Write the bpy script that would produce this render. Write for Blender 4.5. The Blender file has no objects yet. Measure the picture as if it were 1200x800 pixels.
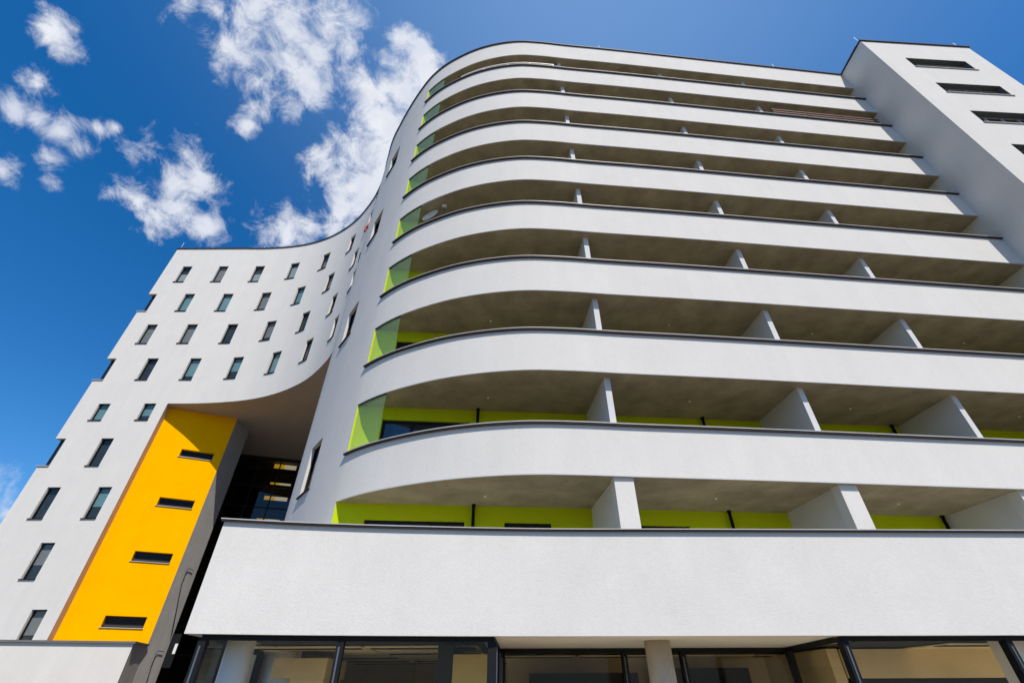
import bpy, bmesh, math, random
from mathutils import Matrix, Vector
random.seed(7)
R = math.radians
scn = bpy.context.scene
COL = scn.collection
G = 1.6                      # eye height above the ground; survey heights below are relative to the eye

# ------------------------------------------------------------------ camera
cam_d = bpy.data.cameras.new("camera")
cam_d.sensor_width = 36.0
cam_d.lens = 538.1 / 1200 * 36
cam_d.clip_end = 5000
cam = bpy.data.objects.new("camera", cam_d)
COL.objects.link(cam)
cam.matrix_world = Matrix.Translation((0, 0, G)) @ Matrix.Rotation(R(90 + 37.185), 4, 'X') @ Matrix.Rotation(R(-0.29), 4, 'Z')
scn.camera = cam

# ------------------------------------------------------------------ sun and sky
SUN_DIR = Vector((0.388 * 0.572, -0.922 * 0.572, 0.820)).normalized()
sd = bpy.data.lights.new("sun", 'SUN')
sd.energy = 5.0
sd.angle = R(0.5)
sd.color = (1.0, 0.925, 0.835)
sun = bpy.data.objects.new("sun", sd)
sun.rotation_euler = SUN_DIR.to_track_quat('Z', 'Y').to_euler()
COL.objects.link(sun)

world = bpy.data.worlds.new("World")
scn.world = world
world.use_nodes = True
wn, wl = world.node_tree.nodes, world.node_tree.links
wn.clear()


def wnode(t, **kw):
    n = wn.new(t)
    for k, v in kw.items():
        setattr(n, k, v)
    return n


def wmath(op, a, b=None, c=None, clamp=False):
    n = wnode('ShaderNodeMath', operation=op, use_clamp=clamp)
    for i, v in enumerate((a, b, c)):
        if v is None:
            continue
        if isinstance(v, (int, float)):
            n.inputs[i].default_value = v
        else:
            wl.new(v, n.inputs[i])
    return n.outputs[0]


sky = wnode('ShaderNodeTexSky', sky_type='NISHITA', sun_disc=False)
sky.sun_elevation = R(55.5)
sky.sun_rotation = math.atan2(SUN_DIR.x, SUN_DIR.y)
sky.altitude = 200
sky.air_density = 1.0
sky.dust_density = 0.3
sky.ozone_density = 3.0
hsv = wnode('ShaderNodeHueSaturation')
hsv.inputs['Saturation'].default_value = 1.38
hsv.inputs['Value'].default_value = 1.42
wl.new(sky.outputs[0], hsv.inputs['Color'])
skyc = wnode('ShaderNodeMix', data_type='RGBA', blend_type='MULTIPLY')
skyc.inputs[0].default_value = 1.0
wl.new(hsv.outputs[0], skyc.inputs[6])
skyc.inputs[7].default_value = (0.099, 0.102, 0.108, 1)

tc = wnode('ShaderNodeTexCoord')
dirn = wnode('ShaderNodeVectorMath', operation='NORMALIZE')
wl.new(tc.outputs['Generated'], dirn.inputs[0])
DIRV = dirn.outputs[0]


def pix_dir(x, y):
    v = Vector(((x - 600.0), (400.0 - y), -538.1)).normalized()
    return (cam.matrix_world.to_3x3() @ v).normalized()


# cloud banks: where in the sky each puff hangs (given as bearings) and how wide it is
PUFFS = [(58, 36, 22), (74, 60, 20), (44, 98, 18), (18, 132, 26), (44, 142, 26), (70, 154, 24), (94, 172, 20),
         (60, 188, 22), (64, 214, 18), (2, 200, 24), (112, 150, 16), (134, 148, 12),
         (182, 184, 34), (218, 180, 32), (200, 212, 42), (160, 232, 36), (236, 215, 30),
         (240, 260, 24), (184, 256, 28), (210, 246, 26),
         (300, 16, 48), (345, 36, 48), (388, 34, 36), (410, 18, 26), (284, 66, 36), (300, 96, 34), (345, 78, 36),
         (372, 66, 26), (300, 126, 22), (340, 126, 24), (290, 150, 18), (368, 112, 26),
         (216, 0, 18), (256, 14, 22), (474, 46, 16), (496, 66, 18), (500, 84, 24), (476, 102, 28), (440, 112, 26),
         (486, 120, 36), (452, 145, 38), (450, 182, 46), (426, 214, 40), (440, 235, 38), (378, 186, 22), (404, 246, 26),
         (335, 268, 34), (326, 266, 24), (362, 268, 22), (392, 266, 18), (6, 600, 34),
         (-60, 590, 50), (-90, 150, 60), (-60, 330, 30), (260, -90, 80), (560, -150, 60)]
mask = None
for i, (px, py, pr) in enumerate(PUFFS):
    top = 1.1 if i < 12 else 1.6 if 34 <= i < 46 else 1.2     # thin wisps on the left, a solid bank behind the roof
    c = pix_dir(px, py)
    rad = 0.5 * ((pix_dir(px + pr, py) - c).length + (pix_dir(px, py + pr) - c).length)
    d = wnode('ShaderNodeVectorMath', operation='DISTANCE')
    wl.new(DIRV, d.inputs[0])
    d.inputs[1].default_value = c
    m = wmath('MULTIPLY_ADD', d.outputs['Value'], -1.05 / rad, top)
    mask = m if mask is None else wmath('SMOOTH_MAX', mask, m, 0.25)
# fair-weather clouds over the rest of the sky, behind and beside the camera
for (ax, el, rad) in [(-150, 35, .22), (-110, 25, .18), (120, 30, .2), (165, 50, .16), (80, 22, .2), (145, 18, .2)]:
    c = Vector((math.sin(R(ax)) * math.cos(R(el)), math.cos(R(ax)) * math.cos(R(el)), math.sin(R(el))))
    d = wnode('ShaderNodeVectorMath', operation='DISTANCE')
    wl.new(DIRV, d.inputs[0])
    d.inputs[1].default_value = c
    m = wmath('MULTIPLY_ADD', d.outputs['Value'], -1.0 / rad, 1.1)
    mask = wmath('SMOOTH_MAX', mask, m, 0.25)
mask = wmath('MAXIMUM', mask, -1.6)


def wnoise(scale, detail, rough, dist, off=0.0):
    mp = wnode('ShaderNodeMapping')
    mp.inputs['Location'].default_value = (off, off * 0.7, off * 1.3)
    wl.new(DIRV, mp.inputs[0])
    n = wnode('ShaderNodeTexNoise')
    n.inputs['Scale'].default_value = scale
    n.inputs['Detail'].default_value = detail
    n.inputs['Roughness'].default_value = rough
    n.inputs['Distortion'].default_value = dist
    wl.new(mp.outputs[0], n.inputs['Vector'])
    return n.outputs['Fac']


n1 = wnoise(7.0, 14, 0.6, 0.35, 3.1)
n2 = wnoise(19, 12, 0.68, 0.45, 8.4)
nn = wmath('ADD', wmath('MULTIPLY', wmath('SUBTRACT', n1, 0.5), 3.0), wmath('MULTIPLY', wmath('SUBTRACT', n2, 0.5), 4.4))
dens = wmath('ADD', wmath('MULTIPLY', mask, 1.05), nn)
ramp = wnode('ShaderNodeMapRange', interpolation_type='SMOOTHSTEP')
wl.new(dens, ramp.inputs['Value'])
ramp.inputs['From Min'].default_value = -0.05
ramp.inputs['From Max'].default_value = 1.5
alpha = wmath('MULTIPLY', ramp.outputs[0], 0.95)
# soft grey-blue undersides inside the clouds
n3 = wnoise(11, 8, 0.6, 0.4, 1.7)
shade = wnode('ShaderNodeMix', data_type='RGBA')
sh = wnode('ShaderNodeMapRange')
wl.new(n3, sh.inputs['Value'])
sh.inputs['From Min'].default_value = 0.36
sh.inputs['From Max'].default_value = 0.66
wl.new(sh.outputs[0], shade.inputs[0])
shade.inputs[6].default_value = (0.66, 0.71, 0.83, 1)
shade.inputs[7].default_value = (0.88, 0.90, 0.95, 1)
mixc = wnode('ShaderNodeMix', data_type='RGBA')
wl.new(alpha, mixc.inputs[0])
wl.new(skyc.outputs[2], mixc.inputs[6])
wl.new(shade.outputs[2], mixc.inputs[7])
bg = wnode('ShaderNodeBackground')
# thin high veil that whitens the sky towards the zenith
vd = wnode('ShaderNodeVectorMath', operation='DISTANCE')
wl.new(DIRV, vd.inputs[0])
vd.inputs[1].default_value = pix_dir(700, -90)
vm_ = wnode('ShaderNodeMapRange', interpolation_type='SMOOTHSTEP')
wl.new(vd.outputs['Value'], vm_.inputs['Value'])
vm_.inputs['From Min'].default_value = 0.0
vm_.inputs['From Max'].default_value = 0.85
vm_.inputs['To Min'].default_value = 0.40
vm_.inputs['To Max'].default_value = 0.0
veil = wnode('ShaderNodeMix', data_type='RGBA')
wl.new(vm_.outputs[0], veil.inputs[0])
wl.new(skyc.outputs[2], veil.inputs[6])
veil.inputs[7].default_value = (0.38, 0.62, 1.0, 1)
# pale haze low on the horizon
sx = wnode('ShaderNodeSeparateXYZ')
wl.new(DIRV, sx.inputs[0])
hz = wnode('ShaderNodeMapRange', interpolation_type='SMOOTHSTEP')
wl.new(sx.outputs['Z'], hz.inputs['Value'])
hz.inputs['From Min'].default_value = 0.0
hz.inputs['From Max'].default_value = 0.16
hz.inputs['To Min'].default_value = 1.0
hz.inputs['To Max'].default_value = 0.0
hm = wnode('ShaderNodeMix', data_type='RGBA')
wl.new(hz.outputs[0], hm.inputs[0])
wl.new(veil.outputs[2], hm.inputs[6])
hm.inputs[7].default_value = (0.42, 0.50, 0.60, 1)
wl.new(hm.outputs[2], mixc.inputs[6])
wl.new(mixc.outputs[2], bg.inputs[0])
bg.inputs[1].default_value = 1.0
wo = wnode('ShaderNodeOutputWorld')
wl.new(bg.outputs[0], wo.inputs[0])

scn.view_settings.view_transform = 'Standard'
scn.view_settings.look = 'None'
scn.view_settings.exposure = 0.0
scn.view_settings.gamma = 1.0
scn.render.engine = 'CYCLES'
scn.cycles.max_bounces = 8
scn.cycles.diffuse_bounces = 5
scn.cycles.transparent_max_bounces = 12

# ------------------------------------------------------------------ materials


def mat(name, col, rough=0.8, metal=0.0, mottle=0.04, mscale=1.2, bump=0.0, bscale=60.0, spec=0.3, fine=0.0, streak=0.0):
    m = bpy.data.materials.new(name)
    m.use_nodes = True
    n, l = m.node_tree.nodes, m.node_tree.links
    p = n['Principled BSDF']
    p.inputs['Roughness'].default_value = rough
    p.inputs['Metallic'].default_value = metal
    p.inputs['Specular IOR Level'].default_value = spec
    g = n.new('ShaderNodeNewGeometry')
    pos = g.outputs['Position']

    def noise(sc, det, ro=0.6, vec=pos):
        t = n.new('ShaderNodeTexNoise')
        t.inputs['Scale'].default_value = sc
        t.inputs['Detail'].default_value = det
        t.inputs['Roughness'].default_value = ro
        l.new(vec, t.inputs['Vector'])
        return t.outputs['Fac']

    fac = noise(mscale, 6)
    mr = n.new('ShaderNodeMapRange')
    l.new(fac, mr.inputs['Value'])
    mr.inputs['From Min'].default_value = 0.3
    mr.inputs['From Max'].default_value = 0.7
    mr.inputs['To Min'].default_value = 1 - mottle
    mr.inputs['To Max'].default_value = 1 + mottle
    v = mr.outputs[0]

    def mul(a, src, amp, lo=0.3, hi=0.7):
        r2 = n.new('ShaderNodeMapRange')
        l.new(src, r2.inputs['Value'])
        r2.inputs['From Min'].default_value = lo
        r2.inputs['From Max'].default_value = hi
        r2.inputs['To Min'].default_value = 1 - amp
        r2.inputs['To Max'].default_value = 1 + amp
        mm = n.new('ShaderNodeMath')
        mm.operation = 'MULTIPLY'
        l.new(a, mm.inputs[0])
        l.new(r2.outputs[0], mm.inputs[1])
        return mm.outputs[0]

    if fine:
        v = mul(v, noise(14, 8, 0.75), fine)
    if streak:
        mp = n.new('ShaderNodeMapping')
        mp.inputs['Scale'].default_value = (1, 1, 0.06)
        l.new(pos, mp.inputs[0])
        v = mul(v, noise(2.6, 6, 0.6, mp.outputs[0]), streak, 0.35, 0.7)
    vm = n.new('ShaderNodeVectorMath')
    vm.operation = 'SCALE'
    vm.inputs[0].default_value = col
    l.new(v, vm.inputs['Scale'])
    l.new(vm.outputs[0], p.inputs['Base Color'])
    if bump:
        b = n.new('ShaderNodeBump')
        b.inputs['Strength'].default_value = 1.0
        b.inputs['Distance'].default_value = bump
        l.new(noise(bscale, 4, 0.7), b.inputs['Height'])
        l.new(b.outputs[0], p.inputs['Normal'])
    return m


def glass_mat(name, tint, ior=1.5, rough=0.0, dim=0.0):
    m = bpy.data.materials.new(name)
    m.use_nodes = True
    n, l = m.node_tree.nodes, m.node_tree.links
    n.clear()
    o = n.new('ShaderNodeOutputMaterial')
    tr = n.new('ShaderNodeBsdfTransparent')
    tr.inputs[0].default_value = (*tint, 1)
    gl = n.new('ShaderNodeBsdfGlossy')
    gl.inputs['Roughness'].default_value = rough
    fr = n.new('ShaderNodeFresnel')
    ge = n.new('ShaderNodeNewGeometry')          # thin sheet: the same reflection from both faces
    mi = n.new('ShaderNodeMapRange')
    mi.inputs['To Min'].default_value = ior
    mi.inputs['To Max'].default_value = 1 / ior
    l.new(ge.outputs['Backfacing'], mi.inputs['Value'])
    l.new(mi.outputs[0], fr.inputs['IOR'])
    mx = n.new('ShaderNodeMixShader')
    l.new(fr.outputs[0], mx.inputs[0])
    l.new(tr.outputs[0], mx.inputs[1])
    l.new(gl.outputs[0], mx.inputs[2])
    out = mx.outputs[0]
    if dim:                                       # green diffuse paints in the lit wall and sky reflection
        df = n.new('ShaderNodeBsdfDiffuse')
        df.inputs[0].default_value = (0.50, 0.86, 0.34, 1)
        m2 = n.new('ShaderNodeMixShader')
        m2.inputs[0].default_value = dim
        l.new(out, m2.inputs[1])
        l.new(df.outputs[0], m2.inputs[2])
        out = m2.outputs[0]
    l.new(out, o.inputs[0])
    return m


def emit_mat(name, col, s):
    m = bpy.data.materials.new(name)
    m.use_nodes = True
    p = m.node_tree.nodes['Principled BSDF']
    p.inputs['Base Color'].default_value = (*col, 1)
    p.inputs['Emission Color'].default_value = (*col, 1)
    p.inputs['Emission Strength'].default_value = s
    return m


M = dict(
    plaster=mat('pale grey plaster', (0.665, 0.645, 0.598), 0.9, mottle=0.025, mscale=0.9, bump=0.005, bscale=34, fine=0.045, streak=0.018, spec=0.1),
    plaster2=mat('pale grey podium plaster', (0.68, 0.66, 0.612), 0.9, mottle=0.03, mscale=1.1, bump=0.004, bscale=32, fine=0.045, streak=0.012, spec=0.1),
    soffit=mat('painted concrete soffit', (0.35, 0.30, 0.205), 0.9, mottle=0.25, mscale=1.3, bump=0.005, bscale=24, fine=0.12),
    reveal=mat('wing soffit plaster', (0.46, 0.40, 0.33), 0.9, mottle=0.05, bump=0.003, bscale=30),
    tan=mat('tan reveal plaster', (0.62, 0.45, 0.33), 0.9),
    fin=mat('partition plaster', (0.60, 0.60, 0.59), 0.9, mottle=0.03, bump=0.003),
    lime=mat('lime green paint', (0.50, 0.60, 0.012), 0.95, mottle=0.04, bump=0.002, bscale=40, spec=0.0),
    yellow=mat('yellow paint', (0.96, 0.45, 0.0), 0.95, mottle=0.035, fine=0.03, streak=0.02, bump=0.002, bscale=40, spec=0.0),
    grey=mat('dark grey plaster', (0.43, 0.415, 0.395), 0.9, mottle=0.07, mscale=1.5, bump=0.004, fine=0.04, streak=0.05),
    coping=mat('light metal coping lip', (0.46, 0.44, 0.41), 0.5, metal=0.0, mottle=0.1, spec=0.4),
    lining=mat('grey green metal lining', (0.085, 0.10, 0.10), 0.5, spec=0.3),
    steel2=mat('light grey window frame', (0.32, 0.34, 0.36), 0.5),
    pane_dk=mat('unlit window glass', (0.010, 0.008, 0.008), 0.12, spec=0.12, mottle=0.0),
    bronze=mat('grey brown window frame', (0.045, 0.038, 0.036), 0.45, spec=0.3),
    annex_coping=mat('anthracite coping sheet', (0.15, 0.14, 0.135), 0.5, mottle=0.1),
    edge=mat('dark roof edge sheet and coping shade', (0.05, 0.04, 0.045), 0.6, mottle=0.1, spec=0.2),
    frame=mat('anthracite window frame', (0.012, 0.013, 0.015), 0.55, spec=0.15),
    steel=mat('brushed steel', (0.16, 0.18, 0.20), 0.45, metal=0.6),
    pane=mat('window glass', (0.012, 0.022, 0.026), 0.03, spec=0.9, mottle=0.0),
    blind=mat('pale roller blind', (0.42, 0.46, 0.45), 0.7, mottle=0.05),
    roof=mat('roof felt', (0.18, 0.18, 0.18), 0.9),
    conc=mat('fair faced concrete', (0.55, 0.47, 0.36), 0.8, mottle=0.1, mscale=3, bump=0.003, fine=0.05),
    white=mat('white enamel', (0.8, 0.8, 0.8), 0.4, mottle=0.02),
    red=mat('red paint', (0.6, 0.02, 0.02), 0.6),
    pave=mat('paving', (0.12, 0.10, 0.072), 0.9, mottle=0.15, mscale=0.4, fine=0.08),
    dark=mat('dark interior', (0.03, 0.028, 0.026), 0.8),
    tile=mat('ceiling tile', (0.88, 0.76, 0.48), 0.9, mottle=0.05, mscale=2),
    inwall=mat('interior wall', (0.72, 0.58, 0.33), 0.9, mottle=0.12, mscale=0.8),
    ochre=mat('ochre interior wall', (0.60, 0.42, 0.13), 0.9, mottle=0.1),
    slat=mat('dark cladding', (0.025, 0.022, 0.020), 0.6),
    brown=mat('red brown slat', (0.22, 0.12, 0.10), 0.6),
    glass=glass_mat('clear shop glass', (0.98, 0.96, 0.90), 1.36),
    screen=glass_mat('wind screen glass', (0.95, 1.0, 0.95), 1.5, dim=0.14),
    dglass=glass_mat('dark tinted glass', (0.30, 0.32, 0.34)),
    wglass=glass_mat('window pane glass', (0.78, 0.84, 0.84)),
    shopfloor=mat('pale shop floor', (0.85, 0.75, 0.55), 0.7),
    blind_b=mat('teal roller blind', (0.20, 0.34, 0.36), 0.7, mottle=0.05),
    blind_c=mat('warm grey curtain', (0.27, 0.25, 0.24), 0.8, mottle=0.1, mscale=6),
    blind_d=mat('dim room behind glass', (0.035, 0.042, 0.045), 0.8, mottle=0.3, mscale=3),
    glint_y=emit_mat('warm pane reflection', (1.0, 0.55, 0.03), 1.0),  # glow for the yellow wall mirrored in the passage panes
    glint_w=emit_mat('white pane reflection', (1.0, 0.85, 0.5), 1.0),  # glow for the white wall mirrored in the passage panes
)

# ------------------------------------------------------------------ mesh helpers


class MB:
    """collects quads, boxes, sweeps and tubes, then links them as one mesh object"""

    def __init__(s):
        s.v, s.f, s.sm = [], [], []

    def quad(s, pts, smooth=False):
        b = len(s.v)
        s.v += [tuple(p) for p in pts]
        s.f.append(tuple(range(b, b + len(pts))))
        s.sm.append(smooth)

    def box(s, x0, x1, y0, y1, z0, z1, T=None):
        c = [Vector((x, y, z)) for x in (x0, x1) for y in (y0, y1) for z in (z0, z1)]
        if T:
            c = [T @ p for p in c]
        b = len(s.v)
        s.v += [tuple(p) for p in c]
        for q in ((0, 1, 3, 2), (4, 6, 7, 5), (0, 4, 5, 1), (2, 3, 7, 6), (0, 2, 6, 4), (1, 5, 7, 3)):
            s.f.append(tuple(b + i for i in q))
            s.sm.append(False)

    def prism(s, poly, z0, z1, bottom=True, top=True):
        n = len(poly)
        b = len(s.v)
        s.v += [(x, y, z0) for x, y in poly] + [(x, y, z1) for x, y in poly]
        for i in range(n):
            j = (i + 1) % n
            s.f.append((b + i, b + j, b + n + j, b + n + i))
            s.sm.append(False)
        if bottom:
            s.f.append(tuple(b + i for i in range(n))[::-1])
            s.sm.append(False)
        if top:
            s.f.append(tuple(b + n + i for i in range(n)))
            s.sm.append(False)

    def wallseg(s, a, b, z0, z1, th, side=1):
        """upright slab from plan point a to b; thickness laid to the left (side=1) of a->b"""
        a, b = Vector(a), Vector(b)
        t = (b - a).normalized()
        n = Vector((-t.y, t.x)) * th * side
        s.prism([tuple(a), tuple(b), tuple(b + n), tuple(a + n)] if side > 0 else
                [tuple(b), tuple(a), tuple(a + n), tuple(b + n)], z0, z1)

    def tube(s, pts, r, n=10, caps=True):
        pts = [Vector(p) for p in pts]
        rings = []
        for i, p in enumerate(pts):
            d = (pts[min(i + 1, len(pts) - 1)] - pts[max(i - 1, 0)]).normalized()
            u = d.orthogonal().normalized() if abs(d.z) < .99 else Vector((1, 0, 0))
            w = d.cross(u)
            rr = r[i] if isinstance(r, (list, tuple)) else r
            b = len(s.v)
            s.v += [tuple(p + (u * math.cos(2 * math.pi * k / n) + w * math.sin(2 * math.pi * k / n)) * rr) for k in range(n)]
            rings.append(b)
        for a, b in zip(rings, rings[1:]):
            for k in range(n):
                s.f.append((a + k, a + (k + 1) % n, b + (k + 1) % n, b + k))
                s.sm.append(True)
        if caps:
            s.f.append(tuple(rings[0] + k for k in range(n))[::-1])
            s.sm.append(False)
            s.f.append(tuple(rings[-1] + k for k in range(n)))
            s.sm.append(False)

    def mesh(s, name, m, lift=G):
        me = bpy.data.meshes.new(name)
        me.from_pydata([(x, y, z + lift) for x, y, z in s.v], [], s.f)
        me.polygons.foreach_set('use_smooth', s.sm)
        bm = bmesh.new()
        bm.from_mesh(me)
        bmesh.ops.remove_doubles(bm, verts=[v for v in bm.verts if False], dist=1e-5)
        bmesh.ops.recalc_face_normals(bm, faces=bm.faces[:]) if s.recalc else None
        bm.to_mesh(me)
        bm.free()
        me.materials.append(m)
        me.update()
        return me

    recalc = False

    def build(s, name, m, parent=None, lift=G):
        o = bpy.data.objects.new(name, s.mesh(name, m, lift))
        COL.objects.link(o)
        if parent:
            o.parent = parent
        return o


def tag(o, label=None, cat=None, group=None, kind=None):
    if label:
        o['label'] = label
    if cat:
        o['category'] = cat
    if group:
        o['group'] = group
    if kind:
        o['kind'] = kind
    return o


def thing(name, label, cat, group=None):
    o = bpy.data.objects.new(name, None)
    COL.objects.link(o)
    return tag(o, label, cat, group)


def inst(name, me, parent, T=None, label=None):
    o = bpy.data.objects.new(name, me)
    COL.objects.link(o)
    o.parent = parent
    if T:
        o.matrix_local = T
    if label:
        o['label'] = label
    return o


# ------------------------------------------------------------------ the S-shaped plan line of the long block


def spline(P, n=14):
    P = [Vector(p) for p in P]
    out = []
    for i in range(len(P) - 1):
        p1, p2 = P[i], P[i + 1]
        p0, p3 = P[max(i - 1, 0)], P[min(i + 2, len(P) - 1)]
        d1 = (p2 - p1).length
        d0 = (p1 - p0).length or d1
        d2 = (p3 - p2).length or d1
        m1 = ((p2 - p1) / d1 * d0 + (p1 - p0) / d0 * d1) / (d0 + d1) if i else (p2 - p1) / d1
        m2 = ((p3 - p2) / d2 * d1 + (p2 - p1) / d1 * d2) / (d1 + d2) if i < len(P) - 2 else (p2 - p1) / d1
        for k in range(n):
            t = k / n
            out.append(p1 * (2 * t**3 - 3 * t**2 + 1) + m1 * d1 * (t**3 - 2 * t**2 + t) + p2 * (-2 * t**3 + 3 * t**2) + m2 * d1 * (t**3 - t**2))
    out.append(P[-1])
    return out


class Path:
    def __init__(s, P):
        s.Q = spline(P)
        s.S = [0]
        for a, b in zip(s.Q, s.Q[1:]):
            s.S.append(s.S[-1] + (b - a).length)
        s.L = s.S[-1]

    def at(s, u, off=0.0):
        """plan point at arc length u, moved inwards (away from the street) by off"""
        if u <= 0:
            t = (s.Q[1] - s.Q[0]).normalized()
            p = s.Q[0] + t * u
        elif u >= s.L:
            t = (s.Q[-1] - s.Q[-2]).normalized()
            p = s.Q[-1] + t * (u - s.L)
        else:
            lo, hi = 0, len(s.S) - 1
            while hi - lo > 1:
                m = (lo + hi) // 2
                if s.S[m] <= u:
                    lo = m
                else:
                    hi = m
            f = (u - s.S[lo]) / (s.S[hi] - s.S[lo])
            p = s.Q[lo].lerp(s.Q[hi], f)
            ta = (s.Q[min(lo + 1, len(s.Q) - 1)] - s.Q[max(lo - 1, 0)]).normalized()
            tb = (s.Q[min(hi + 1, len(s.Q) - 1)] - s.Q[max(hi - 1, 0)]).normalized()
            t = ta.lerp(tb, f).normalized()
        return p + Vector((-t.y, t.x)) * off, t

    def steps(s, a, b, ds=0.22, extra=()):
        k = max(1, int(math.ceil((b - a) / ds)))
        u = [a + (b - a) * i / k for i in range(k + 1)]
        u += [e for e in extra if a < e < b]
        u = sorted(u)
        r = [u[0]]
        for x in u[1:]:
            if x - r[-1] > 1e-4:
                r.append(x)
        return r


def sweep(mb, path, a, b, prof, caps=True, ds=0.22):
    """sweep a closed profile [(inward offset, z)] along the path, crisp along the profile, smooth along the path"""
    us = path.steps(a, b, ds)
    n = len(prof)
    for i in range(n):
        p, q = prof[i], prof[(i + 1) % n]
        base = len(mb.v)
        for u in us:
            A, _ = path.at(u, p[0])
            B, _ = path.at(u, q[0])
            mb.v += [(A.x, A.y, p[1]), (B.x, B.y, q[1])]
        for k in range(len(us) - 1):
            mb.f.append((base + 2 * k, base + 2 * k + 1, base + 2 * k + 3, base + 2 * k + 2))
            mb.sm.append(True)
    if caps:
        for u, rev in ((us[0], False), (us[-1], True)):
            pts = []
            for o, z in prof:
                A, _ = path.at(u, o)
                pts.append((A.x, A.y, z))
            mb.quad(pts[::-1] if rev else pts)


def wall_grid(mb, path, a, b, z0, z1, holes, depth=0.3, ds=0.22):
    """outer skin with true openings: holes = [(u0,u1,z0,z1)], each with reveals of the given depth"""
    us = path.steps(a, b, ds, [h[0] for h in holes] + [h[1] for h in holes])
    zs = sorted(set([z0, z1] + [h[2] for h in holes if z0 < h[2] < z1] + [h[3] for h in holes if z0 < h[3] < z1]))
    base = len(mb.v)
    nz = len(zs)
    for u in us:
        p, _ = path.at(u)
        mb.v += [(p.x, p.y, z) for z in zs]
    for i in range(len(us) - 1):
        um = (us[i] + us[i + 1]) / 2
        for j in range(nz - 1):
            zm = (zs[j] + zs[j + 1]) / 2
            if any(h[0] < um < h[1] and h[2] < zm < h[3] for h in holes):
                continue
            mb.f.append((base + i * nz + j, base + (i + 1) * nz + j, base + (i + 1) * nz + j + 1, base + i * nz + j + 1))
            mb.sm.append(True)
    for (h0, h1, hz0, hz1) in holes:
        hu = [u for u in us if h0 - 1e-4 <= u <= h1 + 1e-4]
        for u in (h0, h1):
            if u <= a + 1e-3:
                continue
            o, _ = path.at(u)
            n, _ = path.at(u, depth)
            mb.quad([(o.x, o.y, hz0), (n.x, n.y, hz0), (n.x, n.y, hz1), (o.x, o.y, hz1)])
        for z in (hz0, hz1):
            for u, w in zip(hu, hu[1:]):
                A, _ = path.at(u)
                B, _ = path.at(w)
                C, _ = path.at(w, depth)
                D, _ = path.at(u, depth)
                mb.quad([(A.x, A.y, z), (B.x, B.y, z), (C.x, C.y, z), (D.x, D.y, z)])


PLAN = [(-27.5, 25.46), (-25, 25.46), (-22.5, 25.46), (-19.8, 25.46), (-18.2, 25.33), (-16.8, 25.1), (-15.5, 24.72),
        (-14.2, 24.15), (-13.1, 23.5), (-12.05, 22.72), (-10.97, 21.65), (-9.90, 20.35), (-9.08, 19.0), (-8.45, 17.55),
        (-7.75, 16.1), (-6.92, 14.9), (-6.15, 13.88), (-5.4, 13.0), (-4.65, 12.25), (-3.8, 11.65), (-2.9, 11.2),
        (-1.9, 10.82), (-0.8, 10.56), (0.4, 10.43), (1.6, 10.48), (3, 10.62), (5, 10.8), (12, 11.5), (19.68, 12.27)]
main = Path(PLAN)
TOP = 29.1
SOF = 14.54                                     # underside of the bridging wing
CAPS = [29.1, 26.03, 23.14, 20.22, 17.32, 14.37, 11.42, 8.38, 5.38]       # tops of the parapets
BOTS = [27.38, 24.6, 21.62, 18.73, 15.83, 12.9, 9.93, 6.96, 4.03]         # undersides of the parapets
S_RET = 5.68                                    # where the left wing turns the corner at the yellow shaft
S_LOW = 22.6                                    # where the curved block starts again below the bridge
S_BAL = 28.95                                   # left jamb of all balconies
S_END = main.L


def nearest_s(x, y):
    return min(range(len(main.Q)), key=lambda i: (main.Q[i] - Vector((x, y))).length)


# ------------------------------------------------------------------ setting: ground
g = MB()
g.box(-700, 700, -700, 900, -G - 0.3, -G)
o = g.build('ground', M['pave'])
tag(o, kind='structure')

# ------------------------------------------------------------------ apartment block
block = thing('apartment_building', 'long S-shaped pale grey apartment block with curved balconies and small-windowed wing', 'building')

# window rows: top edges; each opening 1.75 high and .75 wide
ROWT = [26.98, 24.0, 21.02, 18.04, 15.10, 12.17, 9.2, 6.25, 3.2]
ODD = [1.72, 4.60, 7.50, 10.44, 13.43, 16.52, 19.5, 22.4]
EVEN = [3.16, 6.06, 9.02, 11.94, 14.93, 18.25, 21.1]
wins = []            # (s centre, z bottom, width, height)
holes = []
corner = []
for i, zt in enumerate(ROWT):
    zb = zt - 1.75
    for s in (ODD if i % 2 == 0 else EVEN):
        if i >= 4 and s > S_RET - 0.5:
            continue
        wins.append((s, zb, 0.75, 1.75))
        holes.append((s - .375, s + .375, zb, zt))
    if i % 2 == 1:
        corner.append((zb, zt))
        holes.append((0.0, 0.65, zb, zt))
for zt, h in ((24.75, 1.75), (18.97, 1.75), (12.85, 1.75), (6.72, 1.75)):
    wins.append((26.0, zt - h, 1.15, h))
    holes.append((26.0 - .575, 26.0 + .575, zt - h, zt))

w = MB()
wall_grid(w, main, 0, S_RET, -G, SOF, [h for h in holes if h[3] < SOF + 1 and h[0] < S_RET])
wall_grid(w, main, 0, S_LOW, SOF, TOP - 0.05, [h for h in holes if h[2] > SOF and h[0] < S_LOW])
wall_grid(w, main, S_LOW, S_BAL, -G, TOP - 0.05, [h for h in holes if h[0] > S_LOW])
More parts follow.
